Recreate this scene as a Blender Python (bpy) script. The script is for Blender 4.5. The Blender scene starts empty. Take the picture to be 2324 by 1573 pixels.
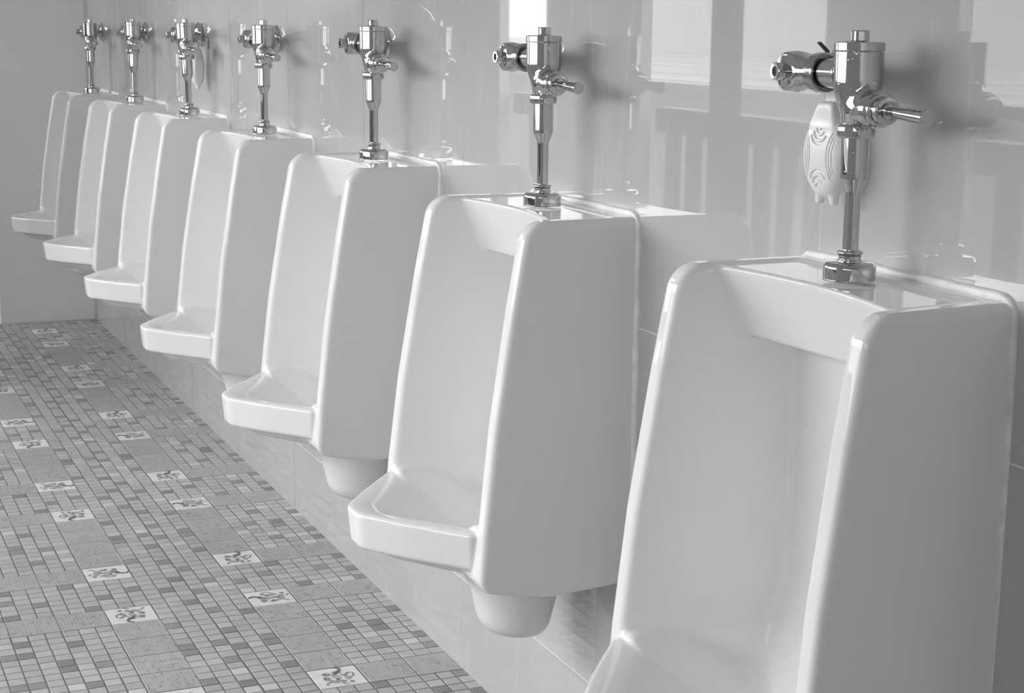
import bpy, bmesh, math, random
import numpy as np
from mathutils import Matrix, Vector

random.seed(7)
RNG = np.random.default_rng(7)
C = bpy.context.scene.collection
sc = bpy.context.scene

# ------------------------------------------------------------------ camera
CAM = Vector((-1.1628, 0.0, 1.2562))
F_PX, PITCH, YAW, ROLL = 3872.5, 0.188713, 0.402071, 0.0093692
cy, sy, cp, sp = math.cos(YAW), math.sin(YAW), math.cos(PITCH), math.sin(PITCH)
cr, sr = math.cos(ROLL), math.sin(ROLL)
fwd0, right0, up0 = Vector((sy, cy, 0)), Vector((cy, -sy, 0)), Vector((0, 0, 1))
Fv = fwd0 * cp - up0 * sp
Uv = up0 * cp + fwd0 * sp
Rv = right0 * cr + Uv * sr
U2 = Uv * cr - right0 * sr
cam_d = bpy.data.cameras.new('camera')
cam = bpy.data.objects.new('camera', cam_d)
C.objects.link(cam)
cam.matrix_world = Matrix(((Rv.x, U2.x, -Fv.x, CAM.x), (Rv.y, U2.y, -Fv.y, CAM.y),
                           (Rv.z, U2.z, -Fv.z, CAM.z), (0, 0, 0, 1)))
cam_d.sensor_fit = 'HORIZONTAL'
cam_d.sensor_width = 36.0
cam_d.lens = F_PX / 2324 * 36.0
cam_d.clip_start = 0.05
cam_d.dof.use_dof = True
cam_d.dof.focus_distance = 2.6
cam_d.dof.aperture_fstop = 40.0
sc.camera = cam

# ------------------------------------------------------------------ sky, exposure
world = bpy.data.worlds.new('overcast_sky')
sc.world = world
world.use_nodes = True
wn = world.node_tree
bg = wn.nodes['Background']
SKY, GLOW, GLOW_W = 3.6, 5.2, 4.5
_tc = wn.nodes.new('ShaderNodeTexCoord')
_dot = wn.nodes.new('ShaderNodeVectorMath'); _dot.operation = 'DOT_PRODUCT'
_sun = Vector((-0.74, 0.58, 0.27)).normalized()          # veiled sun behind thin cloud
_dot.inputs[1].default_value = _sun
_nrm = wn.nodes.new('ShaderNodeVectorMath'); _nrm.operation = 'NORMALIZE'
_sub = wn.nodes.new('ShaderNodeMath'); _sub.operation = 'SUBTRACT'; _sub.inputs[1].default_value = 1.0
_mul = wn.nodes.new('ShaderNodeMath'); _mul.operation = 'MULTIPLY'; _mul.inputs[1].default_value = GLOW_W
_exp = wn.nodes.new('ShaderNodeMath'); _exp.operation = 'EXPONENT'
_gl = wn.nodes.new('ShaderNodeMath'); _gl.operation = 'MULTIPLY_ADD'
_gl.inputs[1].default_value = GLOW; _gl.inputs[2].default_value = SKY
wn.links.new(_tc.outputs['Generated'], _nrm.inputs[0])
wn.links.new(_nrm.outputs['Vector'], _dot.inputs[0])
wn.links.new(_dot.outputs['Value'], _sub.inputs[0])
wn.links.new(_sub.outputs[0], _mul.inputs[0])
wn.links.new(_mul.outputs[0], _exp.inputs[0])
wn.links.new(_exp.outputs[0], _gl.inputs[0])
wn.links.new(_gl.outputs[0], bg.inputs['Strength'])
bg.inputs['Color'].default_value = (1, 1, 1, 1)
sc.view_settings.view_transform = 'Standard'
sc.view_settings.look = 'None'
sc.view_settings.gamma = 1.0
sc.view_settings.use_curve_mapping = False
sc.view_settings.exposure = 0.10
sc.cycles.use_denoising = True
sc.cycles.max_bounces = 12
sc.cycles.glossy_bounces = 6
sc.cycles.diffuse_bounces = 6
sc.cycles.sample_clamp_indirect = 12.0
sc.cycles.caustics_reflective = True
sc.cycles.blur_glossy = 0.1


# ------------------------------------------------------------------ materials
def mat(name, col, rough=0.5, metal=0.0, ior=1.5, coat=0.0):
    m = bpy.data.materials.new(name)
    m.use_nodes = True
    b = m.node_tree.nodes['Principled BSDF']
    if not isinstance(col, tuple):
        col = (col, col, col)
    b.inputs['Base Color'].default_value = (*col, 1)
    b.inputs['Roughness'].default_value = rough
    b.inputs['Metallic'].default_value = metal
    b.inputs['IOR'].default_value = ior
    return m


def noise_col(m, lo, hi, scale=4.0, detail=4.0, p0=0.3, p1=0.7, bump=0.0, bscale=60.0, rough=None):
    nt = m.node_tree
    b = nt.nodes['Principled BSDF']
    tc = nt.nodes.new('ShaderNodeTexCoord')
    n = nt.nodes.new('ShaderNodeTexNoise')
    n.inputs['Scale'].default_value = scale
    n.inputs['Detail'].default_value = detail
    r = nt.nodes.new('ShaderNodeValToRGB')
    r.color_ramp.elements[0].position = p0
    r.color_ramp.elements[1].position = p1
    r.color_ramp.elements[0].color = (lo, lo, lo, 1)
    r.color_ramp.elements[1].color = (hi, hi, hi, 1)
    nt.links.new(tc.outputs['Object'], n.inputs['Vector'])
    nt.links.new(n.outputs['Fac'], r.inputs['Fac'])
    nt.links.new(r.outputs['Color'], b.inputs['Base Color'])
    if bump:
        n2 = nt.nodes.new('ShaderNodeTexNoise')
        n2.inputs['Scale'].default_value = bscale
        n2.inputs['Detail'].default_value = 5
        bp = nt.nodes.new('ShaderNodeBump')
        bp.inputs['Strength'].default_value = bump
        bp.inputs['Distance'].default_value = 0.002
        nt.links.new(tc.outputs['Object'], n2.inputs['Vector'])
        nt.links.new(n2.outputs['Fac'], bp.inputs['Height'])
        nt.links.new(bp.outputs['Normal'], b.inputs['Normal'])
    if rough:
        r2 = nt.nodes.new('ShaderNodeMapRange')
        r2.inputs['From Min'].default_value = 0.35
        r2.inputs['From Max'].default_value = 0.75
        r2.inputs['To Min'].default_value = rough[0]
        r2.inputs['To Max'].default_value = rough[1]
        nt.links.new(n.outputs['Fac'], r2.inputs['Value'])
        nt.links.new(r2.outputs['Result'], b.inputs['Roughness'])
    return m


M_PORC = noise_col(mat('white_glazed_porcelain', 0.80, 0.025), 0.78, 0.80, 3.0)
M_SEAL = noise_col(mat('white_silicone_sealant', 0.7, 0.45), 0.62, 0.78, 40.0, bump=0.3, bscale=90)
M_CHROME = mat('polished_chrome', 0.58, 0.03, 1.0)
M_CHROME_D = mat('dull_chrome', 0.45, 0.12, 1.0)  # darker and rougher than the polished chrome
M_RUBBER = mat('dark_rubber', 0.03, 0.5)
M_PLASTIC = mat('white_plastic', 0.82, 0.22)
M_PLASTIC_T = mat('translucent_white_strap', 0.7, 0.3)
M_BLACK = mat('black_plastic', 0.04, 0.4)
M_TILE = noise_col(mat('glossy_wall_tile', 0.5, 0.03), 0.44, 0.48, 2.5, 6.0, 0.35, 0.6, rough=(0.008, 0.03))
_nt = M_TILE.node_tree
_b = _nt.nodes['Principled BSDF']
_src = _b.inputs['Base Color'].links[0].from_socket
_tc = _nt.nodes.new('ShaderNodeTexCoord')
_mp = _nt.nodes.new('ShaderNodeMapping')
_mp.inputs['Scale'].default_value = (1.0, 9.0, 3.0)
_n = _nt.nodes.new('ShaderNodeTexNoise')
_n.inputs['Scale'].default_value = 1.6
_n.inputs['Detail'].default_value = 7
_n.inputs['Distortion'].default_value = 1.2
_mr = _nt.nodes.new('ShaderNodeMapRange')
_mr.inputs['From Min'].default_value = 0.58
_mr.inputs['From Max'].default_value = 0.74
_mr.inputs['To Min'].default_value = 0.0
_mr.inputs['To Max'].default_value = 0.16
_mx = _nt.nodes.new('ShaderNodeMixRGB')
_mx.inputs['Color2'].default_value = (0.85, 0.85, 0.85, 1)
_nt.links.new(_tc.outputs['Object'], _mp.inputs['Vector'])
_nt.links.new(_mp.outputs['Vector'], _n.inputs['Vector'])
_nt.links.new(_n.outputs['Fac'], _mr.inputs['Value'])
_nt.links.new(_mr.outputs['Result'], _mx.inputs['Fac'])
_nt.links.new(_src, _mx.inputs['Color1'])
_nt.links.new(_mx.outputs['Color'], _b.inputs['Base Color'])
M_WGROUT = mat('wall_grout', 0.82, 0.6)
M_PAINT = noise_col(mat('painted_plaster', 0.7, 0.8), 0.90, 0.94, 3.0, 5.0, bump=0.25, bscale=25)
M_CEIL = mat('ceiling_paint', 0.9, 0.9)
M_WOOD = mat('dark_painted_wood', 0.03, 0.5)
M_RAIL = mat('skylit_top_rail', 0.22, 0.5)  # lighter tone paints in the sky-lit top edge of the rail
M_DOOR = mat('door_panel', 0.4, 0.4)
M_STEEL = mat('brushed_steel', 0.55, 0.25, 1.0)
M_GROUND = noise_col(mat('outdoor_concrete', 0.7, 0.9), 0.68, 0.76, 0.4)
M_KERB = mat('white_concrete', 0.85, 0.8)
M_GRASS = noise_col(mat('dark_lawn', 0.1, 0.9), 0.08, 0.13, 1.0)

# floor tile material: albedo of each cell is stored per face corner
M_FLOOR = mat('mosaic_floor_tile', 0.4, 0.45)
_nt = M_FLOOR.node_tree
_b = _nt.nodes['Principled BSDF']
_a = _nt.nodes.new('ShaderNodeAttribute')
_a.attribute_name = 'tone'
_tc = _nt.nodes.new('ShaderNodeTexCoord')
_mp = _nt.nodes.new('ShaderNodeMapping')
_mp.inputs['Scale'].default_value = (1.0, 1.7, 1.0)
_n = _nt.nodes.new('ShaderNodeTexNoise')
_n.inputs['Scale'].default_value = 38
_n.inputs['Detail'].default_value = 6
_mr = _nt.nodes.new('ShaderNodeMapRange')
_mr.inputs['From Min'].default_value = 0.25
_mr.inputs['From Max'].default_value = 0.75
_mr.inputs['To Min'].default_value = 0.91
_mr.inputs['To Max'].default_value = 1.09
_n3 = _nt.nodes.new('ShaderNodeTexNoise')
_n3.inputs['Scale'].default_value = 3
_n3.inputs['Detail'].default_value = 5
_mr3 = _nt.nodes.new('ShaderNodeMapRange')
_mr3.inputs['From Min'].default_value = 0.3
_mr3.inputs['From Max'].default_value = 0.7
_mr3.inputs['To Min'].default_value = 0.93
_mr3.inputs['To Max'].default_value = 1.05
_m1 = _nt.nodes.new('ShaderNodeMath'); _m1.operation = 'MULTIPLY'
_m2 = _nt.nodes.new('ShaderNodeMath'); _m2.operation = 'MULTIPLY'
L = _nt.links.new
L(_tc.outputs['Object'], _mp.inputs['Vector'])
L(_mp.outputs['Vector'], _n.inputs['Vector'])
L(_tc.outputs['Object'], _n3.inputs['Vector'])
L(_n.outputs['Fac'], _mr.inputs['Value'])
L(_n3.outputs['Fac'], _mr3.inputs['Value'])
L(_a.outputs['Fac'], _m1.inputs[0]); L(_mr.outputs['Result'], _m1.inputs[1])
L(_m1.outputs[0], _m2.inputs[0]); L(_mr3.outputs['Result'], _m2.inputs[1])
L(_m2.outputs[0], _b.inputs['Base Color'])


# ------------------------------------------------------------------ object helpers
def link(name, me, m=None, parent=None, loc=None):
    o = bpy.data.objects.new(name, me)
    C.objects.link(o)
    if m is not None and me is not None and not me.materials:
        me.materials.append(m)
    if parent is not None:
        o.parent = parent
    if loc is not None:
        o.location = loc
    return o


def thing(name, label, cat, loc, group=None):
    o = bpy.data.objects.new(name, None)
    o.empty_display_size = 0.05
    C.objects.link(o)
    o.location = loc
    o['label'] = label
    o['category'] = cat
    if group:
        o['group'] = group
    return o


def tag(o, label, cat, group=None):
    o['label'] = label
    o['category'] = cat
    if group:
        o['group'] = group
    return o


def struct(name, me, m, label=None):
    o = link(name, me, m)
    o['kind'] = 'structure'
    if label:
        o['label'] = label
    return o


def mesh_from(name, verts, faces, smooth=True, sharp=None):
    me = bpy.data.meshes.new(name)
    me.from_pydata([tuple(v) for v in verts], [], [tuple(f) for f in faces])
    me.update()
    if smooth:
        me.polygons.foreach_set('use_smooth', [True] * len(me.polygons))
        if sharp:
            me.set_sharp_from_angle(angle=math.radians(sharp))
    return me


def boxes(name, specs, bevel=0.0):
    """specs: (x0,x1,y0,y1,z0,z1) -> one mesh"""
    bm = bmesh.new()
    for x0, x1, y0, y1, z0, z1 in specs:
        vs = [bm.verts.new(p) for p in ((x0, y0, z0), (x1, y0, z0), (x1, y1, z0), (x0, y1, z0),
                                        (x0, y0, z1), (x1, y0, z1), (x1, y1, z1), (x0, y1, z1))]
        for f in ((0, 3, 2, 1), (4, 5, 6, 7), (0, 1, 5, 4), (1, 2, 6, 5), (2, 3, 7, 6), (3, 0, 4, 7)):
            bm.faces.new([vs[i] for i in f])
    if bevel:
        bmesh.ops.bevel(bm, geom=bm.edges[:], offset=bevel, segments=2, affect='EDGES', profile=0.5)
    me = bpy.data.meshes.new(name)
    bm.to_mesh(me)
    bm.free()
    return me


def lathe(name, prof, seg=56, M=None, sharp=38, radial=None):
    """prof: (r, h) pairs revolved about local z; M maps to part space"""
    verts, faces = [], []
    for r, h in prof:
        for s in range(seg):
            a = 2 * math.pi * s / seg
            rr = r * (radial(a, h) if radial else 1.0)
            v = Vector((rr * math.cos(a), rr * math.sin(a), h))
            verts.append(M @ v if M else v)
    n = len(prof)
    for i in range(n - 1):
        for s in range(seg):
            t = (s + 1) % seg
            faces.append((i * seg + s, i * seg + t, (i + 1) * seg + t, (i + 1) * seg + s))
    if prof[0][0] > 1e-6:
        faces.append(tuple(reversed(range(seg))))
    if prof[-1][0] > 1e-6:
        faces.append(tuple(range((n - 1) * seg, n * seg)))
    me = mesh_from(name, verts, faces)
    bm = bmesh.new()
    bm.from_mesh(me)
    bmesh.ops.remove_doubles(bm, verts=bm.verts[:], dist=1e-6)
    bmesh.ops.recalc_face_normals(bm, faces=bm.faces[:])
    bm.to_mesh(me)
    bm.free()
    me.polygons.foreach_set('use_smooth', [True] * len(me.polygons))
    me.set_sharp_from_angle(angle=math.radians(sharp))
    return me


def rprof(pts, radii, n=5):
    """polyline with rounded corners"""
    out = []
    for i, p in enumerate(pts):
        r = radii[i]
        if r <= 0 or i == 0 or i == len(pts) - 1:
            out.append(tuple(p))
            continue
        out += fillet(pts[i - 1], p, pts[i + 1], r, n)
    return out


def fillet(a, p, b, r, n):
    a, p, b = np.array(a, float), np.array(p, float), np.array(b, float)
    u, v = a - p, b - p
    lu, lv = np.linalg.norm(u), np.linalg.norm(v)
    u, v = u / lu, v / lv
    ang = math.acos(max(-1, min(1, float(u @ v))))
    if ang > math.pi - 1e-3 or ang < 1e-3:
        return [tuple(p)]
    t = min(r / math.tan(ang / 2), 0.48 * lu, 0.48 * lv)
    r = t * math.tan(ang / 2)
    w = (u + v) / np.linalg.norm(u + v)
    c = p + w * r / math.sin(ang / 2)
    p0, p1 = p + u * t, p + v * t
    a0 = math.atan2(*(p0 - c)[::-1])
    a1 = math.atan2(*(p1 - c)[::-1])
    d = (a1 - a0 + math.pi) % (2 * math.pi) - math.pi
    return [tuple(c + r * np.array((math.cos(a0 + d * k / n), math.sin(a0 + d * k / n)))) for k in range(n + 1)]


def rpoly(pts, radii, n=6):
    out = []
    m = len(pts)
    for i in range(m):
        if radii[i] <= 0:
            out.append(tuple(pts[i]))
        else:
            out += fillet(pts[i - 1], pts[i], pts[(i + 1) % m], radii[i], n)
    return out


# ------------------------------------------------------------------ distance-field meshing
f32 = np.float32


def sd_poly(px, py, poly):
    V = np.array(poly, f32)
    n = len(V)
    d = np.full(px.shape, 1e9, f32)
    s = np.ones(px.shape, f32)
    for i in range(n):
        a, b = V[i], V[i - 1]
        ex, ey = b[0] - a[0], b[1] - a[1]
        L2 = ex * ex + ey * ey
        if L2 < 1e-14:
            continue
        wx, wy = px - a[0], py - a[1]
        t = np.clip((wx * ex + wy * ey) / L2, 0, 1)
        dx, dy = wx - ex * t, wy - ey * t
        d = np.minimum(d, dx * dx + dy * dy)
        c1, c2, c3 = py >= a[1], py < b[1], ex * wy > ey * wx
        flip = (c1 & c2 & c3) | (~c1 & ~c2 & ~c3)
        s = np.where(flip, -s, s)
    return s * np.sqrt(d)


def smin(a, b, k):
    h = np.maximum(k - np.abs(a - b), 0) / k
    return np.minimum(a, b) - h * h * (k * 0.25)


def smax(a, b, k):
    return -smin(-a, -b, k)


def surface_nets(fn, lo, hi, h):
    lo, hi = np.array(lo, float), np.array(hi, float)
    n = np.ceil((hi - lo) / h).astype(int) + 1
    ax = [(lo[i] + h * np.arange(n[i])).astype(f32) for i in range(3)]
    X, Y, Z = ax[0][:, None, None], ax[1][None, :, None], ax[2][None, None, :]
    F = np.ascontiguousarray(np.broadcast_to(fn(X, Y, Z), n)).astype(f32)
    S = F < 0
    cnt = np.zeros(n - 1, np.uint8)
    offs = [(i, j, k) for i in (0, 1) for j in (0, 1) for k in (0, 1)]
    for i, j, k in offs:
        cnt += S[i:n[0] - 1 + i, j:n[1] - 1 + j, k:n[2] - 1 + k]
    act = (cnt > 0) & (cnt < 8)
    I = np.argwhere(act)
    vals = np.stack([F[I[:, 0] + i, I[:, 1] + j, I[:, 2] + k] for i, j, k in offs], 1)
    co = np.array(offs, float)
    acc = np.zeros((len(I), 3))
    num = np.zeros(len(I))
    for a in range(8):
        for b in range(a + 1, 8):
            if abs(co[a] - co[b]).sum() != 1:
                continue
            va, vb = vals[:, a], vals[:, b]
            m = (va < 0) != (vb < 0)
            t = np.where(m, va / np.where(m, va - vb, 1), 0)
            acc += np.where(m[:, None], co[a] + t[:, None] * (co[b] - co[a]), 0)
            num += m
    P = lo + h * (I + acc / num[:, None])
    idx = np.full(n - 1, -1, np.int64)
    idx[I[:, 0], I[:, 1], I[:, 2]] = np.arange(len(I))
    quads = []
    for axis in range(3):
        o1, o2 = (axis + 1) % 3, (axis + 2) % 3
        sl0 = [slice(None)] * 3
        sl1 = [slice(None)] * 3
        sl0[axis] = slice(0, n[axis] - 1)
        sl1[axis] = slice(1, n[axis])
        A, B = S[tuple(sl0)], S[tuple(sl1)]
        E = np.argwhere(A != B)
        ok = (E[:, o1] > 0) & (E[:, o1] < n[o1] - 1) & (E[:, o2] > 0) & (E[:, o2] < n[o2] - 1)
        E = E[ok]
        ins = A[E[:, 0], E[:, 1], E[:, 2]]
        q = []
        for d1, d2 in ((1, 1), (0, 1), (0, 0), (1, 0)):
            c = E.copy()
            c[:, o1] -= d1
            c[:, o2] -= d2
            q.append(idx[c[:, 0], c[:, 1], c[:, 2]])
        q = np.stack(q, 1)
        q[~ins] = q[~ins][:, ::-1]
        quads.append(q)
    return P, np.concatenate(quads)


def sdf_mesh(name, fn, lo, hi, h, iters=3):
    P, Q = surface_nets(fn, lo, hi, h)
    e = f32(h * 0.25)

    def grad(P):
        x, y, z = (P[:, i].astype(f32) for i in range(3))
        g = np.stack([fn(x + e, y, z) - fn(x - e, y, z), fn(x, y + e, z) - fn(x, y - e, z),
                      fn(x, y, z + e) - fn(x, y, z - e)], 1).astype(float) / (2 * float(e))
        return g, fn(x, y, z).astype(float)
    for _ in range(iters):
        g, f = grad(P)
        g2 = (g * g).sum(1)
        st = -f[:, None] * g / np.maximum(g2, 0.05)[:, None]
        ln = np.linalg.norm(st, axis=1, keepdims=True)
        st *= np.minimum(1, 0.5 * h / np.maximum(ln, 1e-9))
        P = P + st
    g, _ = grad(P)
    N = g / np.maximum(np.linalg.norm(g, axis=1, keepdims=True), 1e-9)
    return P, Q, N


def build_mesh(name, P, Q, N):
    me = bpy.data.meshes.new(name)
    me.vertices.add(len(P))
    me.vertices.foreach_set('co', P.astype(f32).ravel())
    me.loops.add(Q.size)
    me.loops.foreach_set('vertex_index', Q.astype(np.int32).ravel())
    me.polygons.add(len(Q))
    me.polygons.foreach_set('loop_start', np.arange(0, Q.size, 4, dtype=np.int32))
    me.polygons.foreach_set('use_smooth', np.ones(len(Q), bool))
    me.update(calc_edges=True)
    me.validate()
    me.normals_split_custom_set_from_vertices([tuple(v) for v in N])
    me.update()
    return me


def sub_mesh(name, P, Q, N, mask):
    q = Q[mask]
    used = np.unique(q)
    remap = np.full(len(P), -1)
    remap[used] = np.arange(len(used))
    return build_mesh(name, P[used], remap[q], N[used])


# ------------------------------------------------------------------ room shell
Y_END, Y_BACK, Y_FRONT, X_LEFT, Z_CEIL = 7.2405, 9.7, -1.6, -2.0, 2.75

# --- floor: 40 cm mosaic print tiles, every second tile turned by a quarter
GX, GY, T = -0.392, 3.267, 0.4
CELL = T / 12
DARK = {(0, 3), (1, 0), (2, 7), (8, 8), (6, 2), (5, 0), (9, 0), (2, 11), (0, 11), (11, 2), (11, 7), (11, 9), (9, 11)}
fv, ff, ft = [], [], []


def fquad(x0, x1, y0, y1, z, tone, inset=0.0, drop=0.0):
    """flat quad, or a raised pad with sloping sides when drop > 0"""
    b = len(fv)
    if drop <= 0:
        fv.extend(((x0, y0, z), (x1, y0, z), (x1, y1, z), (x0, y1, z)))
        ff.append((b, b + 1, b + 2, b + 3)); ft.append(tone)
        return
    i = inset
    fv.extend(((x0, y0, z - drop), (x1, y0, z - drop), (x1, y1, z - drop), (x0, y1, z - drop),
               (x0 + i, y0 + i, z), (x1 - i, y0 + i, z), (x1 - i, y1 - i, z), (x0 + i, y1 - i, z)))
    ff.append((b + 4, b + 5, b + 6, b + 7)); ft.append(tone)
    for p, q in ((0, 1), (1, 2), (2, 3), (3, 0)):
        ff.append((b + p, b + q, b + 4 + q, b + 4 + p)); ft.append(tone * 0.97)


def fblob(cx, cyy, rx, ry, rot, z, tone, a0=0.0, n=12):
    b = len(fv)
    for k in range(n):
        a = 2 * math.pi * k / n
        r = 1 + 0.22 * math.sin(2 * a + a0) + 0.12 * math.sin(3 * a + 2 * a0)
        x, y = rx * r * math.cos(a), ry * r * math.sin(a)
        fv.append((cx + x * math.cos(rot) - y * math.sin(rot), cyy + x * math.sin(rot) + y * math.cos(rot), z))
    ff.append(tuple(range(b, b + n))); ft.append(tone)


def fstroke(pts, w, z, tone):
    for k in range(len(pts) - 1):
        (x0, y0), (x1, y1) = pts[k], pts[k + 1]
        dx, dy = x1 - x0, y1 - y0
        l = math.hypot(dx, dy) or 1
        nx, ny = -dy / l, dx / l
        w0 = w * (0.4 + 0.6 * math.sin(math.pi * (k + 0.3) / (len(pts) - 0.4)))
        w1 = w * (0.4 + 0.6 * math.sin(math.pi * (k + 1.3) / (len(pts) - 0.4)))
        b = len(fv)
        fv.extend(((x0 - nx * w0, y0 - ny * w0, z), (x1 - nx * w1, y1 - ny * w1, z),
                   (x1 + nx * w1, y1 + ny * w1, z), (x0 + nx * w0, y0 + ny * w0, z)))
        ff.append((b, b + 1, b + 2, b + 3)); ft.append(tone)


BASE, DK, GROUT, LIGHT = 0.46, 0.25, 0.18, 0.74
XA, XB = X_LEFT, 0.004
YA, YB = Y_FRONT, Y_BACK
fquad(XA, XB + 0.02, YA, YB, -0.0012, GROUT)
for tx in range(-5, 1):
    for ty in range(-13, 17):
        flip = (tx + ty) % 2 == 0
        ox, oy = GX + tx * T, GY + ty * T
        sx = -1 if tx % 2 else 1
        syy = 1 if ty % 2 else -1
        TX, CX_ = (T, CELL) if tx >= 0 else (0.411, 0.411 / 12)
        ox = GX + tx * TX
        if oy > YB or oy + T < YA:
            continue
        far = oy + T < 1.6 or ox + T < -1.25

        def ext(u0, u1, v0, v1):
            """tile units (0..12, from the corner shared by four tiles) -> metres"""
            a0, a1 = u0 * CX_, u1 * CX_
            b0, b1 = v0 * CELL, v1 * CELL
            x = (ox + a0, ox + a1) if sx > 0 else (ox + TX - a1, ox + TX - a0)
            y = (oy + b0, oy + b1) if syy > 0 else (oy + T - b1, oy + T - b0)
            return x[0], x[1], y[0], y[1]
        G = 0.0021
        tint = RNG.uniform(0.95, 1.05)
        for bu in range(4):
            for bv in range(4):
                blk = (bu, bv)
                x0, x1, y0, y1 = ext(bu * 3, bu * 3 + 3, bv * 3, bv * 3 + 3)
                x1c = min(x1, XB); y0 = max(y0, YA); y1 = min(y1, YB); x0 = max(x0, XA)
                if x1c - x0 < 0.006 or y1 - y0 < 0.01:
                    continue
                if blk == (1, 1):
                    fquad(x0 + G, x1 - G, y0 + G, y1 - G, 0, LIGHT, 0.0007, 0.0011)
                    if far:
                        continue
                    cxx, cyy2 = (x0 + x1) / 2, (y0 + y1) / 2
                    rot = (0 if flip else math.pi / 2) + (math.pi if syy < 0 else 0)
                    R2 = lambda px, py, k_=1.12: (cxx + k_ * (px * math.cos(rot) - py * math.sin(rot)), cyy2 + k_ * (px * math.sin(rot) + py * math.cos(rot)))
                    z = 0.0003
                    for (px, py, rx, ry, ro, tn) in ((-0.018, 0.012, .012, .008, .6, .36), (-0.004, 0.020, .009, .006, 1.6, .3),
                                                     (-0.022, -0.004, .008, .006, 0, .3), (0.004, 0.002, .014, .009, .2, .42),
                                                     (-0.008, -0.016, .011, .006, .4, .38), (0.010, -0.020, .007, .004, -.5, .28),
                                                     (-0.028, -0.018, .006, .004, .3, .26), (0.016, 0.016, .010, .007, -.4, .34),
                                                     (-0.012, 0.003, .005, .004, 0, .14), (0.001, 0.022, .004, .003, 0, .15),
                                                     (0.017, 0.018, .004, .003, 0, .15), (0.004, -0.012, .006, .003, .7, .2),
                                                     (0.020, -0.004, .008, .006, .9, .2)):
                        q = R2(px, py)
                        fblob(q[0], q[1], rx, ry, ro + rot, z, tn, px * 300)
                        z += 0.00006
                    fstroke([R2(*p) for p in ((0.008, 0.004), (0.018, -0.002), (0.026, -0.010), (0.033, -0.014), (0.040, -0.010), (0.043, -0.003))], 0.0028, 0.0013, .14)
                    fstroke([R2(*p) for p in ((-0.020, 0.016), (-0.026, 0.026), (-0.034, 0.028))], 0.0016, 0.0013, .2)
                    fstroke([R2(*p) for p in ((-0.010, -0.018), (-0.004, -0.028), (0.006, -0.030), (0.014, -0.026))], 0.0014, 0.0013, .2)
                    fstroke([R2(*p) for p in ((-0.030, 0.000), (-0.037, -0.004), (-0.036, -0.012))], 0.0014, 0.0013, .2)
                elif blk in ((1, 2), (1, 3), (2, 1), (3, 1)):
                    x1 = x1c
                    fquad(x0 + G * .7, x1 - G * .7, y0 + G * .7, y1 - G * .7, 0, BASE * 1.08 * tint, 0.0007, 0.0008)
                    if far:
                        continue
                    ns = max(1, int(round((x1 - x0) / 0.0072)))
                    for s in range(ns):
                        xs = x0 + 0.003 + s * 0.0072
                        if xs + 0.0055 > x1:
                            break
                        fquad(xs, xs + 0.0056, y0 + 0.002, y1 - 0.002, 0.0002, BASE * RNG.uniform(0.86, 0.95) * tint)
                        for q in range(RNG.integers(1, 4)):
                            y = RNG.uniform(y0 + .004, y1 - .018)
                            fquad(xs + .0003, xs + 0.0053, y, y + RNG.uniform(.005, .014), 0.0004 + .0001 * q, BASE * RNG.uniform(.66, .82) * tint)
                else:
                    for iu in range(3):
                        for iv in range(3):
                            u, v = bu * 3 + iu, bv * 3 + iv
                            x0, x1, y0, y1 = ext(u, u + 1, v, v + 1)
                            x1 = min(x1, XB); y0 = max(y0, YA); y1 = min(y1, YB); x0 = max(x0, XA)
                            if x1 - x0 < 0.004 or y1 - y0 < 0.006:
                                continue
                            key = (u, v) if flip == ((0 + 1) % 2 == 0) else (v, u)
                            if key in DARK:
                                tn = DK * RNG.uniform(0.92, 1.2)
                            else:
                                tn = BASE * RNG.choice((0.9, 0.97, 1.0, 1.0, 1.04, 1.1, 1.28), p=(.16, .2, .2, .17, .12, .11, .04)) * tint
                            g = G * RNG.uniform(0.5, 1.0)
                            gy = 0.0015
                            ex0 = 0.0007 if u == 0 else 0
                            fquad(x0 + g + (ex0 if sx > 0 else 0), x1 - g - (ex0 if sx < 0 else 0), y0 + gy, y1 - gy, 0, tn, 0.0008, 0.001)
fme = bpy.data.meshes.new('floor')
fme.from_pydata(fv, [], ff)
ca = fme.attributes.new('tone', 'FLOAT', 'FACE')
ca.data.foreach_set('value', np.array(ft, f32))
fme.update()
floor = struct('floor', fme, M_FLOOR, 'grey mosaic-patterned floor tiles with small flower insets')

# --- tiled wall at x = 0: 60 cm tiles with fine pale grout
bm = bmesh.new()
g = 0.0009
wt_v, wt_f = [], []
zs = [0.0, 0.184, 0.804, 1.424, 2.044, 2.664, Z_CEIL]
ys = [1.772 + 0.6 * k for k in range(-6, 14)]
for a in range(len(ys) - 1):
    for b in range(len(zs) - 1):
        y0, y1 = max(ys[a], Y_FRONT) + g, min(ys[a + 1], Y_BACK) - g
        if y1 <= y0:
            continue
        z0, z1 = zs[b] + (g if b else 0), zs[b + 1] - g
        t1, t2 = RNG.uniform(-.0004, .0004, 2)
        hh, ww = (z1 - z0) / 2, (y1 - y0) / 2
        k = len(wt_v)
        for yy, zz in ((y0, z0), (y1, z0), (y1, z1), (y0, z1)):
            dx = t1 * ((yy - y0) / ww - 1) * ww + t2 * ((zz - z0) / hh - 1) * hh - .0001
            wt_v.append((dx, yy, zz))
        wt_f.append((k, k + 3, k + 2, k + 1))
k = len(wt_v)
wt_v += [(0.00025, Y_FRONT, 0), (0.00025, Y_BACK, 0), (0.00025, Y_BACK, Z_CEIL), (0.00025, Y_FRONT, Z_CEIL)]
wt_f.append((k, k + 3, k + 2, k + 1))
wme = mesh_from('wall_right', wt_v, wt_f, smooth=False)
wme.materials.append(M_TILE)
wme.materials.append(M_WGROUT)
wme.polygons[len(wme.polygons) - 1].material_index = 1
bm.free()
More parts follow.
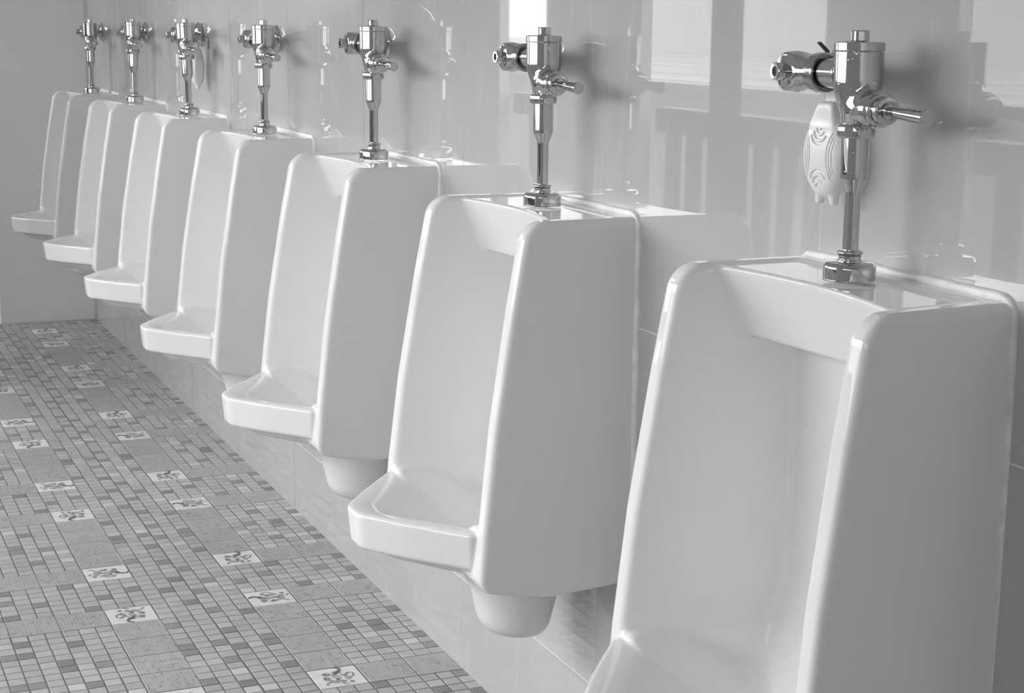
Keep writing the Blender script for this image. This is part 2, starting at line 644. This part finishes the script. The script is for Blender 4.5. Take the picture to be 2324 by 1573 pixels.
struct('wall_right', wme, None, 'glossy pale grey tiled wall behind the urinals')
# backing so the wall has thickness
struct('wall_right_backing', boxes('wall_right_backing', [(0.006, 0.16, Y_FRONT, Y_BACK, -0.1, Z_CEIL)]), M_PAINT)

struct('wall_back', boxes('wall_back', [(-0.392, 0.002, Y_END, Y_END + 0.35, -0.05, Z_CEIL)], 0.006), M_PAINT,
       'matt grey plastered pier at the far end')
struct('wall_far', boxes('wall_far', [(X_LEFT, -0.002, Y_BACK, Y_BACK + 0.15, -0.05, Z_CEIL)]), M_PAINT)
struct('wall_front', boxes('wall_front', [(X_LEFT, 0.0, Y_FRONT - 0.15, Y_FRONT, -0.05, Z_CEIL)]), M_PAINT)
struct('ceiling', boxes('ceiling', [(X_LEFT - 0.15, 0.16, Y_FRONT - 0.15, Y_BACK + 0.15, Z_CEIL, Z_CEIL + 0.12)]), M_CEIL)

# --- open side: piers, spandrels and the balustrade between them
XL0, XL1 = X_LEFT - 0.05, X_LEFT
OPEN_Z = 1.78
struct('wall_left', boxes('wall_left', [
    (XL0, XL1, Y_FRONT, 5.60, OPEN_Z, Z_CEIL), (XL0, XL1, 5.60, 7.62, 2.28, Z_CEIL), (XL0, XL1, 7.62, Y_BACK, OPEN_Z, Z_CEIL),            # beam over the openings, its underside set to trim the daylight
    (XL0, XL1, 0.6, 1.7, -0.05, OPEN_Z),                # pier
    (XL0, XL1, Y_FRONT, 0.6, -0.05, 1.40),              # low wall near the camera, unseen gap above added for light
    (XL0, XL1, 4.14, 4.83, -0.05, 1.42),                # solid panel; unseen gap above added to let in daylight
    (XL0, XL1, 4.42, 4.54, 1.42, OPEN_Z),
    (XL0, XL1, 6.15, 7.08, -0.05, 1.42),                # solid panel; unseen gap above added to brighten the far end
    (XL0, XL1, 6.55, 6.67, 1.42, 2.28),
    (XL0, XL1, 7.62, Y_BACK, -0.05, 1.40),              # low wall below the far window
    (XL0, XL1, 7.62, 7.72, 1.40, OPEN_Z)]), M_PAINT)
struct('trim_1', boxes('trim_1', [(XL0 + 0.005, XL1 - 0.005, 5.43, 5.60, 0.0, OPEN_Z)], 0.005), M_WOOD)

rail = thing('railing', 'dark balustrade railing along the open side, mirrored in the wall tiles', 'railing', (X_LEFT - 0.12, 4.0, 0.0))
for (y0, y1) in ((1.7, 4.14), (4.83, 6.15), (7.08, 7.62)):
    link('top_rail', boxes('top_rail', [(-0.05, 0.05, y0 - 4.0, y1 - 4.0, 0.82, 0.92)], 0.006), M_RAIL, rail)
    link('bottom_rail', boxes('bottom_rail', [(-0.03, 0.03, y0 - 4.0, y1 - 4.0, 0.06, 0.13)], 0.004), M_WOOD, rail)
bal_me = boxes('baluster', [(-0.012, 0.012, -0.05, 0.05, 0.13, 0.82)], 0.004)
y = 1.78
while y < 7.56:
    if 1.74 < y < 4.10 or 4.87 < y < 6.12 or 7.13 < y < 7.54:
        link('baluster', bal_me, M_WOOD, rail, (0, y - 4.0, 0))
    y += 0.172

# --- open door leaf with pull handles, seen only mirrored in the tiles
door = bpy.data.objects.new('door_1', None)
C.objects.link(door)
door['kind'] = 'structure'
door.location = (-1.0, 6.04, 0.0)
door.rotation_euler = (0, 0, math.atan2(0.337, 0.94))
link('door_leaf', boxes('door_leaf', [(-0.022, 0.022, 0.0, 0.85, 0.0, 2.05)], 0.003), M_DOOR, door)
for s in (-1, 1):
    pts = [(0.02 * s, 0.075, 0.99)] + [(s * (0.02 + 0.055 * min(1, max(0, 1 - abs(t) ** 6))), 0.075, 1.145 + 0.155 * t) for t in np.linspace(-1, 1, 15)] + [(0.02 * s, 0.075, 1.30)]
    cu = bpy.data.curves.new('pull_handle', 'CURVE')
    cu.dimensions = '3D'
    cu.bevel_depth = 0.011
    cu.bevel_resolution = 4
    spn = cu.splines.new('POLY')
    spn.points.add(len(pts) - 1)
    for p, q in zip(spn.points, pts):
        p.co = (*q, 1)
    ho = bpy.data.objects.new('pull_handle', cu)
    C.objects.link(ho)
    cu.materials.append(M_STEEL)
    ho.parent = door

# --- outdoors beyond the railing: a wide pale forecourt with paler kerb strips
struct('exterior_ground', boxes('exterior_ground', [(-90, XL0 - 0.02, -70, 150, -0.35, -0.25)]), M_GROUND)
struct('exterior_lawn', boxes('exterior_lawn', [(-19, -5.2, -70, 150, -0.25, -0.22)]), M_GRASS)
struct('exterior_near_lawn', boxes('exterior_near_lawn', [(-5.2, XL0 - 0.03, -70, 150, -0.25, -0.22)]), M_GRASS)  # near strip of lawn, kept dark for the chrome to mirror
struct('exterior_kerbs', boxes('exterior_kerbs', [(-x - w, -x, -70, 150, -0.25, -0.20) for x, w in ((20, .7), (23, .5), (27, .8), (31, .7), (35, 1.2))]), M_KERB)
struct('exterior_added_wall', boxes('exterior_added_wall', [(-41, -40, -70, 84, -0.25, 5.0)]), M_PAINT)  # added wall, hides part of the bright sky mirrored in the tiles

# daylight portals fill the wall openings (they only guide the sky light)
for (y0, y1, z0, z1) in ((Y_FRONT, 0.6, 1.40, OPEN_Z), (1.7, 4.14, 0.0, OPEN_Z), (4.14, 4.83, 1.42, OPEN_Z), (4.83, 5.60, 0.0, OPEN_Z), (5.60, 6.15, 0.0, 2.28), (6.15, 7.08, 1.42, 2.28), (7.08, 7.62, 0.0, 2.28), (7.72, Y_BACK, 1.40, OPEN_Z)):
    ld = bpy.data.lights.new('sky_portal', 'AREA')
    ld.shape = 'RECTANGLE'
    ld.size, ld.size_y = z1 - z0, y1 - y0
    ld.cycles.is_portal = True
    lo = bpy.data.objects.new('sky_portal', ld)
    C.objects.link(lo)
    lo.location = (X_LEFT - 0.06, (y0 + y1) / 2, (z0 + z1) / 2)
    lo.rotation_euler = (0, -math.pi / 2, 0)

# ------------------------------------------------------------------ urinal
Z_RIM = 0.97465
URINAL = {1: (6.7053, -.0042), 2: (5.8408, .0015), 3: (4.9966, .0027), 4: (4.1469, .0014),
          5: (3.2945, .0042), 6: (2.4557, -.0043), 7: (1.6036, -.0015)}

SHELL = rpoly([(-.03, 0), (.186, 0), (.210, -.13), (.237, -.30), (.254, -.45), (.262, -.547), (.20, -.562), (.14, -.572), (-.03, -.569)],
              [0, .039, .6, .6, .6, .026, .2, .2, 0], 8)
SLOT = rpoly([(.60, .12), (.028, .12), (.028, -.30), (.034, -.41), (.052, -.455), (.60, -.455)], [0, 0, .5, .1, .01, 0])
HEAD = rpoly([(-.05, .0), (.138, .0), (.109, -.089), (.02, -.102), (-.05, -.102)], [0, .006, .009, 0, 0])
BPLAN = rpoly([(-.03, -.35), (.178, -.187), (.254, -.160), (.360, -.026), (.360, .026), (.254, .160), (.178, .187), (-.03, .35)],
              [0, .03, .05, .05, .05, .05, .03, 0])
BFLOOR = rpoly([(.026, .0), (.026, -.33), (.034, -.41), (.068, -.50), (.120, -.548), (.20, -.540), (.35, -.505), (.60, -.450), (.60, .0)],
               [0, .3, .15, .10, .06, .10, .10, 0, 0])
LPLAN = rpoly([(.08, -.197), (.264, -.197), (.340, -.100), (.389, -.027), (.389, .027), (.340, .100), (.264, .197), (.08, .197)],
              [0, .015, .15, .05, .05, .15, .015, 0])
WEDGE = [(.50, -.5225), (.285, -.523), (.205, -.580), (.205, -.80), (.50, -.80)]


def f_urinal(x, y, z):
    ay = np.abs(y)
    w = .2005 + np.clip(x, 0, .3) / .22 * (.0130 - .015 * np.clip(z, -.6, 0))
    re = .0105
    q1 = sd_poly(x + 0 * z, z + 0 * x, SHELL) + re
    q2 = ay - w + re
    shell = np.minimum(np.maximum(q1, q2), 0) + np.sqrt(np.maximum(q1, 0) ** 2 + np.maximum(q2, 0) ** 2) - re
    # slot between the wings, header left standing at the top
    wi = .167 + np.clip(x, 0, .3) / .22 * (.0125 - .015 * np.clip(z, -.6, 0))
    slot = smax(sd_poly(x + 0 * z, z + 0 * x, SLOT), ay - wi, .009)
    cylx = x - (.810 + .42 * np.clip(z, -.1, 0))
    conc = .694 - np.sqrt(cylx * cylx + y * y)
    head = smax(sd_poly(x + 0 * z, z + 0 * x, HEAD), conc, .006)
    slot = smax(slot, -head, .013)
    bp = sd_poly(x + 0 * y, y + 0 * x, BPLAN)
    bowl = smax(bp, (bp + 1.75 * (-.460 - z)) / 2.02, .008)
    bowl = smax(bowl, sd_poly(x + 0 * z, z + 0 * x, BFLOOR), .030)
    bowl = smax(bowl, ay - wi + .35 * np.clip(-.46 - z, 0, .1), .010)
    bowl = smax(bowl, z + .43, .02)
    cav = smin(slot, bowl, .014)
    lip = smax(sd_poly(x + 0 * y, y + 0 * x, LPLAN) + .10 * (-.465 - z), np.abs(z + .4935) - .0300, .009)
    plate = smax(sd_poly(x + 0 * y, y + 0 * x, LPLAN) + .032 + 1.3 * np.maximum(-.523 - z, 0), np.abs(z + .52) - .034, .012)
    under = np.sqrt(((x - .155) / .115) ** 2 + (y / .135) ** 2 + ((z + .525) / .060) ** 2) - 1
    under = under * .062
    solid = shell
    wedge = smax(sd_poly(x + 0 * z, z + 0 * x, WEDGE), ay - .192, .006)
    solid = smax(solid, -wedge, .006)
    solid = smin(solid, lip, .004)
    solid = smin(solid, plate, .006)
    solid = smin(solid, under, .020)
    rr = np.sqrt((x - .111) ** 2 + (y * .95) ** 2)
    trap = smax((rr - (.056 + .33 * np.clip(z + .70, 0, .2) ** 1.15)) * .93, -(z + .702 - .10 * (x - .11)), .032)
    trap = smax(trap, z + .56, .01)
    solid = smin(solid, trap, .042)
    d = smax(solid, -cav, .012)
    return np.maximum(d, .0006 - x)


P, Q, N = sdf_mesh('urinal', f_urinal, (-.006, -.240, -.735), (.408, .240, .014), 0.0032)
P[:, 0] *= -1
N[:, 0] *= -1
Q = Q[:, ::-1]
cen = P[Q].mean(1)
m_trap = cen[:, 2] < -.592
m_lip = (cen[:, 0] < -.262) & (cen[:, 2] < -.40) & ~m_trap
me_trap = sub_mesh('drain_outlet', P, Q, N, m_trap)
me_lip = sub_mesh('front_lip', P, Q, N, m_lip)
me_body = sub_mesh('bowl_body', P, Q, N, ~(m_trap | m_lip))


def sealant(seed):
    r = np.random.default_rng(seed)
    path = []
    for s in np.linspace(0, 1, 60):
        path.append((-.2015, -.575 + .555 * s))
    for a in np.linspace(0, 90, 8)[1:]:
        path.append((-.1815 - .020 * math.cos(math.radians(a)), -.018 + .0205 * math.sin(math.radians(a))))
    for s in np.linspace(0, 1, 50)[1:]:
        path.append((-.1815 + .363 * s, .0025))
    for a in np.linspace(90, 0, 8)[1:]:
        path.append((.1815 + .020 * math.cos(math.radians(a)), -.018 + .0205 * math.sin(math.radians(a))))
    for s in np.linspace(0, 1, 60)[1:]:
        path.append((.2015, -.020 - .555 * s))
    path = np.array(path)
    n = len(path)
    tan = np.gradient(path, axis=0)
    tan /= np.linalg.norm(tan, axis=1, keepdims=True)
    nor = np.stack([-tan[:, 1], tan[:, 0]], 1)      # pointing outwards
    wob = np.convolve(r.normal(0, 1, n + 16), np.ones(9) / 9, 'same')[8:n + 8]
    wob2 = np.convolve(r.normal(0, 1, n + 16), np.ones(9) / 9, 'same')[8:n + 8]
    V, Fc = [], []
    K = 8
    for i in range(n):
        rw = .0056 * (1 + .32 * wob[i])
        rd = .0058 * (1 + .3 * wob2[i])
        for k in range(K + 1):
            a = math.pi * k / K
            off = rw * math.cos(a)
            p = path[i] + nor[i] * (off + .001)
            V.append((-rd * math.sin(a) ** .8, p[0], p[1]))
        if i:
            for k in range(K):
                a0 = (i - 1) * (K + 1) + k
                Fc.append((a0, a0 + 1, a0 + K + 2, a0 + K + 1))
    me = mesh_from('sealant_bead', V, Fc)
    bm = bmesh.new(); bm.from_mesh(me)
    bmesh.ops.recalc_face_normals(bm, faces=bm.faces[:])
    bm.to_mesh(me); bm.free()
    me.polygons.foreach_set('use_smooth', [True] * len(me.polygons))
    return me


U_LABEL = {
    7: 'largest white porcelain urinal, nearest the camera and cut off at the right edge',
    6: 'white porcelain urinal second from the camera, its whole bowl and drain in view',
    5: 'white porcelain urinal third from the camera, overlapped only by the second one',
    4: 'white porcelain urinal fourth in the row, the middle one of seven',
    3: 'white porcelain urinal third from the far pier, under the small distant air freshener',
    2: 'white porcelain urinal second from the far pier',
    1: 'white porcelain urinal farthest away, smallest and closest to the plain end pier'}
for k in range(7, 0, -1):
    yk, dz = URINAL[k]
    u = thing('urinal', U_LABEL[k], 'urinal', (0, yk, Z_RIM + dz), 'wall-hung urinals along the tiled wall')
    if k == 7:
        u.rotation_euler = (0, -.010, 0)
    link('bowl_body', me_body, M_PORC, u)
    link('front_lip', me_lip, M_PORC, u)
    link('drain_outlet', me_trap, M_PORC, u)
    s = link('sealant_bead', sealant(k), M_SEAL, u)
    s['label'] = 'rough white sealant bead along the wall'

# ------------------------------------------------------------------ flush valve
# local frame: origin at the flange bottom centre; +x to the wall, -y towards the camera
V_X = 0.069
rotY = Matrix.Rotation(math.radians(90), 4, 'X')       # local z -> -y
rotX = Matrix.Rotation(math.radians(-90), 4, 'Y')      # local z -> -x


def Tm(x, y, z):
    return Matrix.Translation((x, y, z))


VB = rpoly([(-.02, .2535), (.0278, .2535), (.0278, .218), (.0255, .206), (.0185, .188), (.0170, .180), (.0170, .170), (-.02, .170)],
           [0, .0008, .03, .02, .02, .01, 0, 0], 6)


def f_vbody(x, y, z):
    r = np.sqrt(x * x + y * y)
    body = sd_poly(r + 0 * z, z + 0 * r, VB)
    rh = np.sqrt(x * x + (z - .1910) ** 2)
    # ball-shouldered boss towards the camera, rounded into the body
    boss = smax(rh - .0208, np.abs(y + .022) - .0235, .014)
    d = smin(body, boss, .010)
    rs = np.sqrt(x * x + (z - .228) ** 2)
    side = np.maximum(rs - .0172, np.abs(y - .03) - .022)
    return smin(d, side, .006)


P, Q, N = sdf_mesh('valve_body', f_vbody, (-.034, -.052, .166), (.034, .058, .258), 0.0011)
ME_VBODY = build_mesh('valve_body', P, Q, N)


def f_stop(x, y, z):
    # x towards the wall; axis of the stop at y = .125, z = .228
    r1 = np.sqrt((y - .125) ** 2 + (z - .228) ** 2)
    a = smax(r1 - .0216 + .004 * np.clip((x - .0) / .03, 0, 1), np.abs(x - .004) - .020, .004)
    r2 = np.sqrt(x * x + (z - .228) ** 2)
    b = smax(r2 - .0198 + .003 * np.clip((.115 - y) / .03, 0, 1), np.abs(y - .102) - .026, .003)
    r3 = np.sqrt((y - .125) ** 2 + (z - .228) ** 2)
    c = np.maximum(r3 - .0135, np.abs(x - .035) - .02)
    return smin(smin(a, b, .012), c, .008)


P, Q, N = sdf_mesh('stop_body', f_stop, (-.032, .072, .202), (.058, .150, .254), 0.0011)
ME_STOP = build_mesh('stop_body', P, Q, N)

ME_CAP = lathe('valve_cap', rprof([(0, .2640), (.0268, .2638), (.0285, .2625), (.0285, .2545), (.0278, .2538), (0, .2538)], [0, .0, .0, .0, 0, 0]), 64)


def hex_bolt(name, r, h0, h1, M=None, hole=0.0, flange=0.0):
    """bevelled hexagon head, with an optional drilled end"""
    prof = [(r * .94, h0), (r * .97, h0 + .0006), (r, h0 + .0012), (r, h1 - .0014), (r * .95, h1 - .0004), (r * .88, h1)]
    if hole:
        prof += [(hole * 1.08, h1), (hole, h1 - .0006), (hole * .98, h1 - .009), (0.0, h1 - .009)]
    else:
        prof += [(0.0, h1)]

    def hexa(a, h):
        s = math.pi / 3
        t = (a + s / 2) % s - s / 2
        e = math.cos(s / 2) / math.cos(t) / math.cos(s / 2)
        return min(e * .93, 1.0)
    verts, faces = [], []
    seg = 48
    for i, (rr, h) in enumerate(prof):
        for s in range(seg):
            a = 2 * math.pi * s / seg
            k = hexa(a, h) if rr > (hole * 1.2 if hole else 1e-5) else 1.0
            verts.append((rr * k * math.cos(a), rr * k * math.sin(a), h))
    for i in range(len(prof) - 1):
        for s in range(seg):
            t = (s + 1) % seg
            faces.append((i * seg + s, i * seg + t, (i + 1) * seg + t, (i + 1) * seg + s))
    faces.append(tuple(reversed(range(seg))))
    if M:
        verts = [M @ Vector(v) for v in verts]
    me = mesh_from(name, verts, faces)
    bm = bmesh.new(); bm.from_mesh(me)
    bmesh.ops.remove_doubles(bm, verts=bm.verts[:], dist=1e-7)
    bmesh.ops.recalc_face_normals(bm, faces=bm.faces[:])
    bm.to_mesh(me); bm.free()
    me.polygons.foreach_set('use_smooth', [True] * len(me.polygons))
    me.set_sharp_from_angle(angle=math.radians(24))
    return me


ME_BOLT = hex_bolt('cap_bolt', .0103, .2638, .2762)


def oct_soft(a, h):
    return 1 + .022 * math.cos(6 * a)


ME_UNION = lathe('union_nut', rprof([(.0168, .1595), (.0190, .1585), (.0216, .1605), (.0222, .167), (.0216, .1715), (.0190, .1745), (.0165, .1745)],
                                     [0, .0015, .003, .004, .003, .002, 0]), 72, radial=oct_soft, sharp=60)
ME_TUBE = lathe('flush_tube', rprof([(.0090, .030), (.0090, .0985), (.0154, .1135), (.0157, .118), (.0157, .161)], [0, .010, .006, .01, 0], 6), 56, sharp=70)


def flats(a, h):
    return 1.0


ME_COLLAR = lathe('tube_collar', rprof([(.0095, .0338), (.0135, .0335), (.0152, .0310), (.0135, .0280), (.0128, .0270), (.0128, .0235), (.0142, .0225), (.0142, .0185)],
                                        [0, .001, .002, .001, .001, .001, .0006, 0]), 56, sharp=50)
ME_FLANGE = lathe('spud_flange', rprof([(.0130, .0212), (.0170, .0211), (.0297, .0198), (.0298, .0012), (.0304, .0)], [0, .006, .0085, .001, 0], 10), 64, sharp=50)

HB = Tm(0, 0, .1910) @ rotY
ME_HCAP = lathe('handle_nut', rprof([(.0190, .0435), (.0190, .0470), (.0178, .0490), (.0160, .0492), (.0160, .0570), (.0148, .0590), (.0100, .0592),
                                     (.0100, .0580), (.0088, .0580), (.0088, .0610), (.0070, .0625), (.0, .0625)],
                                    [0, .0008, .0008, 0, .001, .001, 0, 0, 0, .001, .001, 0], 3), 56, M=HB, sharp=35)
HL = Tm(0, -.060, .1908) @ Matrix.Rotation(math.radians(90 + 3), 4, 'X')
ME_LEVER = lathe('handle_lever', rprof([(.0046, 0), (.0058, .010), (.0086, .060), (.0092, .0665), (.0084, .0682), (0, .0682)], [0, .02, .02, .0015, .0008, 0]), 40, M=HL, sharp=40)

SY = Tm(0, .125, .228)
ME_SCAP = lathe('stop_cap', rprof([(.0216, .0105), (.0216, .0150), (.0202, .0172), (0, .0180)], [0, .001, .002, 0]), 56, M=SY @ rotX, sharp=30)
ME_SNUT = hex_bolt('stop_nut', .0110, .0172, .0310, M=SY @ rotX, hole=.0052)
CY = Tm(0, 0, .228) @ rotY
ME_COUP = lathe('coupling_nut', rprof([(.0175, -.081), (.0218, -.080), (.0226, -.078), (.0226, -.064), (.0218, -.0622), (.0192, -.062), (.0192, -.068)],
                                       [0, .001, .001, .002, .0008, .0004, 0]), 56, M=CY, sharp=35)
ME_CPIPE = lathe('coupling_pipe', [(.0172, -.070), (.0172, -.020)], 48, M=CY)
WX = Tm(0, .125, .228) @ Matrix.Rotation(math.radians(90), 4, 'Y')     # local z -> +x (wall)
ME_SUPPLY = lathe('supply_pipe', [(.0115, .050), (.0115, V_X - .0005)], 40, M=WX)
ME_ESC = lathe('wall_escutcheon', rprof([(.0130, V_X - .019), (.0165, V_X - .0185), (.030, V_X - .010), (.0355, V_X - .003), (.0355, V_X - .0003)], [0, .003, .015, .003, 0]), 64, M=WX, sharp=50)

V_LABEL = {
    7: 'wet chrome flush valve on the nearest urinal, speckled with water drops',
    6: 'dry chrome flush valve on the second urinal from the camera, its lever pointing right',
    5: 'third chrome flush valve from the camera, fifth from the far pier',
    4: 'chrome flush valve on the middle one of the seven urinals',
    3: 'chrome flush valve with the distant white air freshener hanging right behind it',
    2: 'small chrome flush valve on the second urinal from the far pier',
    1: 'smallest chrome flush valve, farthest away against the plain end pier'}
for k in range(7, 0, -1):
    yk, dz = URINAL[k]
    v = thing('flush_valve', V_LABEL[k], 'flush valve', (-V_X, yk, Z_RIM + dz + .0002), 'chrome flush valves on the urinals')
    if k == 7:
        NEAR_VALVE = v
    if k == 3:
        v.rotation_euler = (0, math.radians(-1.6), 0)
    vb = link('valve_body', ME_VBODY, M_CHROME, v)
    cap = link('valve_cap', ME_CAP, M_CHROME, v)
    link('cap_bolt', ME_BOLT, M_CHROME, cap)
    link('union_nut', ME_UNION, M_CHROME, v)
    link('flush_tube', ME_TUBE, M_CHROME, v)
    fl = link('spud_flange', ME_FLANGE, M_CHROME, v)
    link('tube_collar', ME_COLLAR, M_CHROME, fl)
    hl = link('handle_lever', ME_LEVER, M_CHROME, v)
    link('handle_nut', ME_HCAP, M_CHROME, hl)
    st = link('stop_valve', ME_STOP, M_CHROME, v)
    link('stop_cap', ME_SCAP, M_CHROME, st)
    link('stop_nut', ME_SNUT, M_CHROME, st)
    cn = link('coupling_nut', ME_COUP, M_CHROME_D, v)
    link('coupling_pipe', ME_CPIPE, M_CHROME, cn)
    sp_ = link('supply_pipe', ME_SUPPLY, M_CHROME, v)
    link('wall_escutcheon', ME_ESC, M_CHROME, sp_)

# ------------------------------------------------------------------ air fresheners
def arc_d(y, z, cyy, cz, r, a0, a1, w):
    """distance in the face plane to a thick arc, centre angle range a0..a1"""
    dy, dz = y - cyy, z - cz
    ang = np.arctan2(dz, dy)
    mid, half = (a0 + a1) / 2, (a1 - a0) / 2
    da = np.abs((ang - mid + math.pi) % (2 * math.pi) - math.pi)
    rad = np.sqrt(dy * dy + dz * dz)
    din = np.abs(rad - r)
    e0 = np.sqrt((dy - r * math.cos(a0)) ** 2 + (dz - r * math.sin(a0)) ** 2)
    e1 = np.sqrt((dy - r * math.cos(a1)) ** 2 + (dz - r * math.sin(a1)) ** 2)
    return np.where(da <= half, din, np.minimum(e0, e1)) - w


def f_fresh(x, y, z):
    """face towards +x here (flipped later); centre of the case at the origin"""
    hw, hh = .036, .052
    zz = z / hh
    wloc = hw * np.sqrt(np.clip(1 - np.abs(zz) ** 2.4, 0, 1))
    ell = (np.sqrt((y / hw) ** 2 + (z / hh) ** 2 + 1e-6) - 1) * hw * .9
    depth = .0185 - .006 * (z / hh) ** 2 - .004 * (y / hw) ** 2
    d = smax(ell, np.abs(x) - depth, .014)
    neck = smax(smax(np.abs(y) - (.0150 - .16 * (z - .045)), np.abs(z - .049) - .0110, .004), np.abs(x) - .010, .004)
    d = smin(d, neck, .012)
    tab = smax(smax(np.abs(y - .0) - .010, np.abs(z - .066) - .0125, .004), np.abs(x + .002) - .0035, .002)
    d = smin(d, tab, .003)
    for yy in (-.012, .013):
        leg = smax(np.sqrt((y - yy) ** 2 + x * x) - .0055, np.abs(z + .050) - .0095, .005)
        d = smin(d, leg, .004)
    cut = np.full(d.shape if hasattr(d, 'shape') else (), 1.0, f32)
    for r in (.0040, .0088, .0136):
        cut = np.minimum(cut, arc_d(y, z, 0, .0330 - r * .45, r, math.radians(205), math.radians(335), .0017))
        cut = np.minimum(cut, arc_d(y, z, 0, -.0420 + r * .70, r, math.radians(25), math.radians(155), .0017))
    for s in (-1, 1):
        for rr, off in ((.055, .0145), (.055, .0185), (.055, .0225)):
            c = s * (off + rr)
            hf = .56 if off < .02 else .42
            a0, a1 = (math.pi - hf, math.pi + hf) if s > 0 else (-hf, hf)
            cut = np.minimum(cut, arc_d(y, z, c, -.002, rr, a0, a1, .00055) + .0)
    groove = smax(cut, -(x - (depth - .0022)), .001)
    return smax(d, -groove, .0008)


P, Q, N = sdf_mesh('freshener_case', f_fresh, (-.024, -.042, -.064), (.024, .042, .090), 0.0011, 4)
P[:, 0] *= -1
N[:, 0] *= -1
Q = Q[:, ::-1]
c = P[Q].mean(1)
m_tab = c[:, 2] > .0598
ME_FR_TAB = sub_mesh('hanging_strap', P, Q, N, m_tab)
ME_FR = sub_mesh('freshener_case', P, Q, N, ~m_tab)
# loop of the strap over the supply pipe
lv, lf = [], []
K = 26
for i in range(K + 1):
    a = math.radians(-50 + 280 * i / K)
    for r in (.0172, .0190):
        for x in (-.0065, .0065):
            lv.append((r * math.cos(a) * 0 + x, r * math.cos(a), r * math.sin(a)))
for i in range(K):
    b, n2 = 4 * i, 4 * i + 4
    lf += [(b + 0, b + 1, n2 + 1, n2 + 0), (b + 2, n2 + 2, n2 + 3, b + 3), (b, n2, n2 + 2, b + 2), (b + 1, b + 3, n2 + 3, n2 + 1)]
ME_LOOP = mesh_from('strap_loop', lv, lf, True, 40)

ME_HOOK = boxes('adhesive_hook', [(.006, .0095, -.012, .012, .062, .095), (-.006, .006, -.004, .004, .078, .084)], .001)
ME_TIE = boxes('cable_tie', [(-.009, .009, -.003, .003, -.0012, .0012)], .0005)
for k, dy, x, rot, lab in ((7, .110, -.030, 8, 'white vented plastic air freshener hanging beside the nearest flush valve, its grooved face showing'),
                           (3, .050, -.032, -3, 'small distant white air freshener hanging behind the third flush valve from the far pier')):
    yk, dz = URINAL[k]
    zc = Z_RIM + dz + .228 - .0180 - .0785
    a = thing('air_freshener', lab, 'air freshener', (x, yk + dy, zc), 'plastic air fresheners')
    a.rotation_euler = (0, 0, math.radians(rot))
    link('freshener_case', ME_FR, M_PLASTIC, a)
    st = link('hanging_strap', ME_FR_TAB, M_PLASTIC_T, a)
    if k == 7:
        link('strap_loop', ME_LOOP, M_PLASTIC_T, st, (.002, .015, .0785 + .0180))
        tie = link('cable_tie', ME_TIE, M_BLACK, st, (-.012, .004, .0785 + .046))
        tie.rotation_euler = (0, math.radians(38), 0)
        tie['label'] = 'black cable tie end'
    else:
        hk = link('adhesive_hook', ME_HOOK, M_PLASTIC, st, (.0215, 0, -.006))

# ------------------------------------------------------------------ water drops on the nearest valve
bm = bmesh.new()
yk, dz = URINAL[7]
r = np.random.default_rng(5)


def drop(p, rad, n):
    n = Vector(n).normalized()
    M = Matrix.Translation(p) @ n.to_track_quat('Z', 'Y').to_matrix().to_4x4() @ Matrix.Diagonal((1, 1, .62, 1))
    bmesh.ops.create_uvsphere(bm, u_segments=12, v_segments=8, radius=rad, matrix=M)


for i in range(46):
    a = r.uniform(math.pi * .75, math.pi * 1.95)
    z = r.uniform(.115, .255)
    rad = .0157 if z < .16 else (.0222 if z < .1745 else np.interp(z, (.18, .206, .218, .2535), (.0172, .0256, .0278, .0278)))
    drop((-V_X + rad * math.cos(a), yk + rad * math.sin(a), Z_RIM + dz + z), r.uniform(.0006, .0017), (math.cos(a), math.sin(a), 0))
for i in range(12):
    t = r.uniform(.01, .07)
    a = r.uniform(0, 2 * math.pi)
    rad = .0052 + (t - .01) * .046
    drop((-V_X + rad * math.cos(a), yk - .060 - t, Z_RIM + dz + .1908 - t * .052 + rad * math.sin(a)), r.uniform(.0006, .0014), (math.cos(a), 0, math.sin(a)))
for q, s in (((-.072, .118, .2055), .0028), ((-.060, .095, .206), .0024), ((-.082, .13, .2065), .002), ((-.0695, .07, .2052), .0018)):
    drop((q[0], yk + q[1], Z_RIM + dz + q[2]), s, (0, 0, -1))
wm = bpy.data.meshes.new('water_drops')
bm.to_mesh(wm)
bm.free()
wm.polygons.foreach_set('use_smooth', [True] * len(wm.polygons))
M_WATER = mat('clear_water', 1.0, 0.0, ior=1.33)
M_WATER.node_tree.nodes['Principled BSDF'].inputs['Transmission Weight'].default_value = 1.0
wo = link('water_drops', wm, M_WATER, NEAR_VALVE)
wo.matrix_parent_inverse = Matrix.Translation(-NEAR_VALVE.location)
wo['kind'] = 'stuff'
wo['label'] = 'clear water drops'
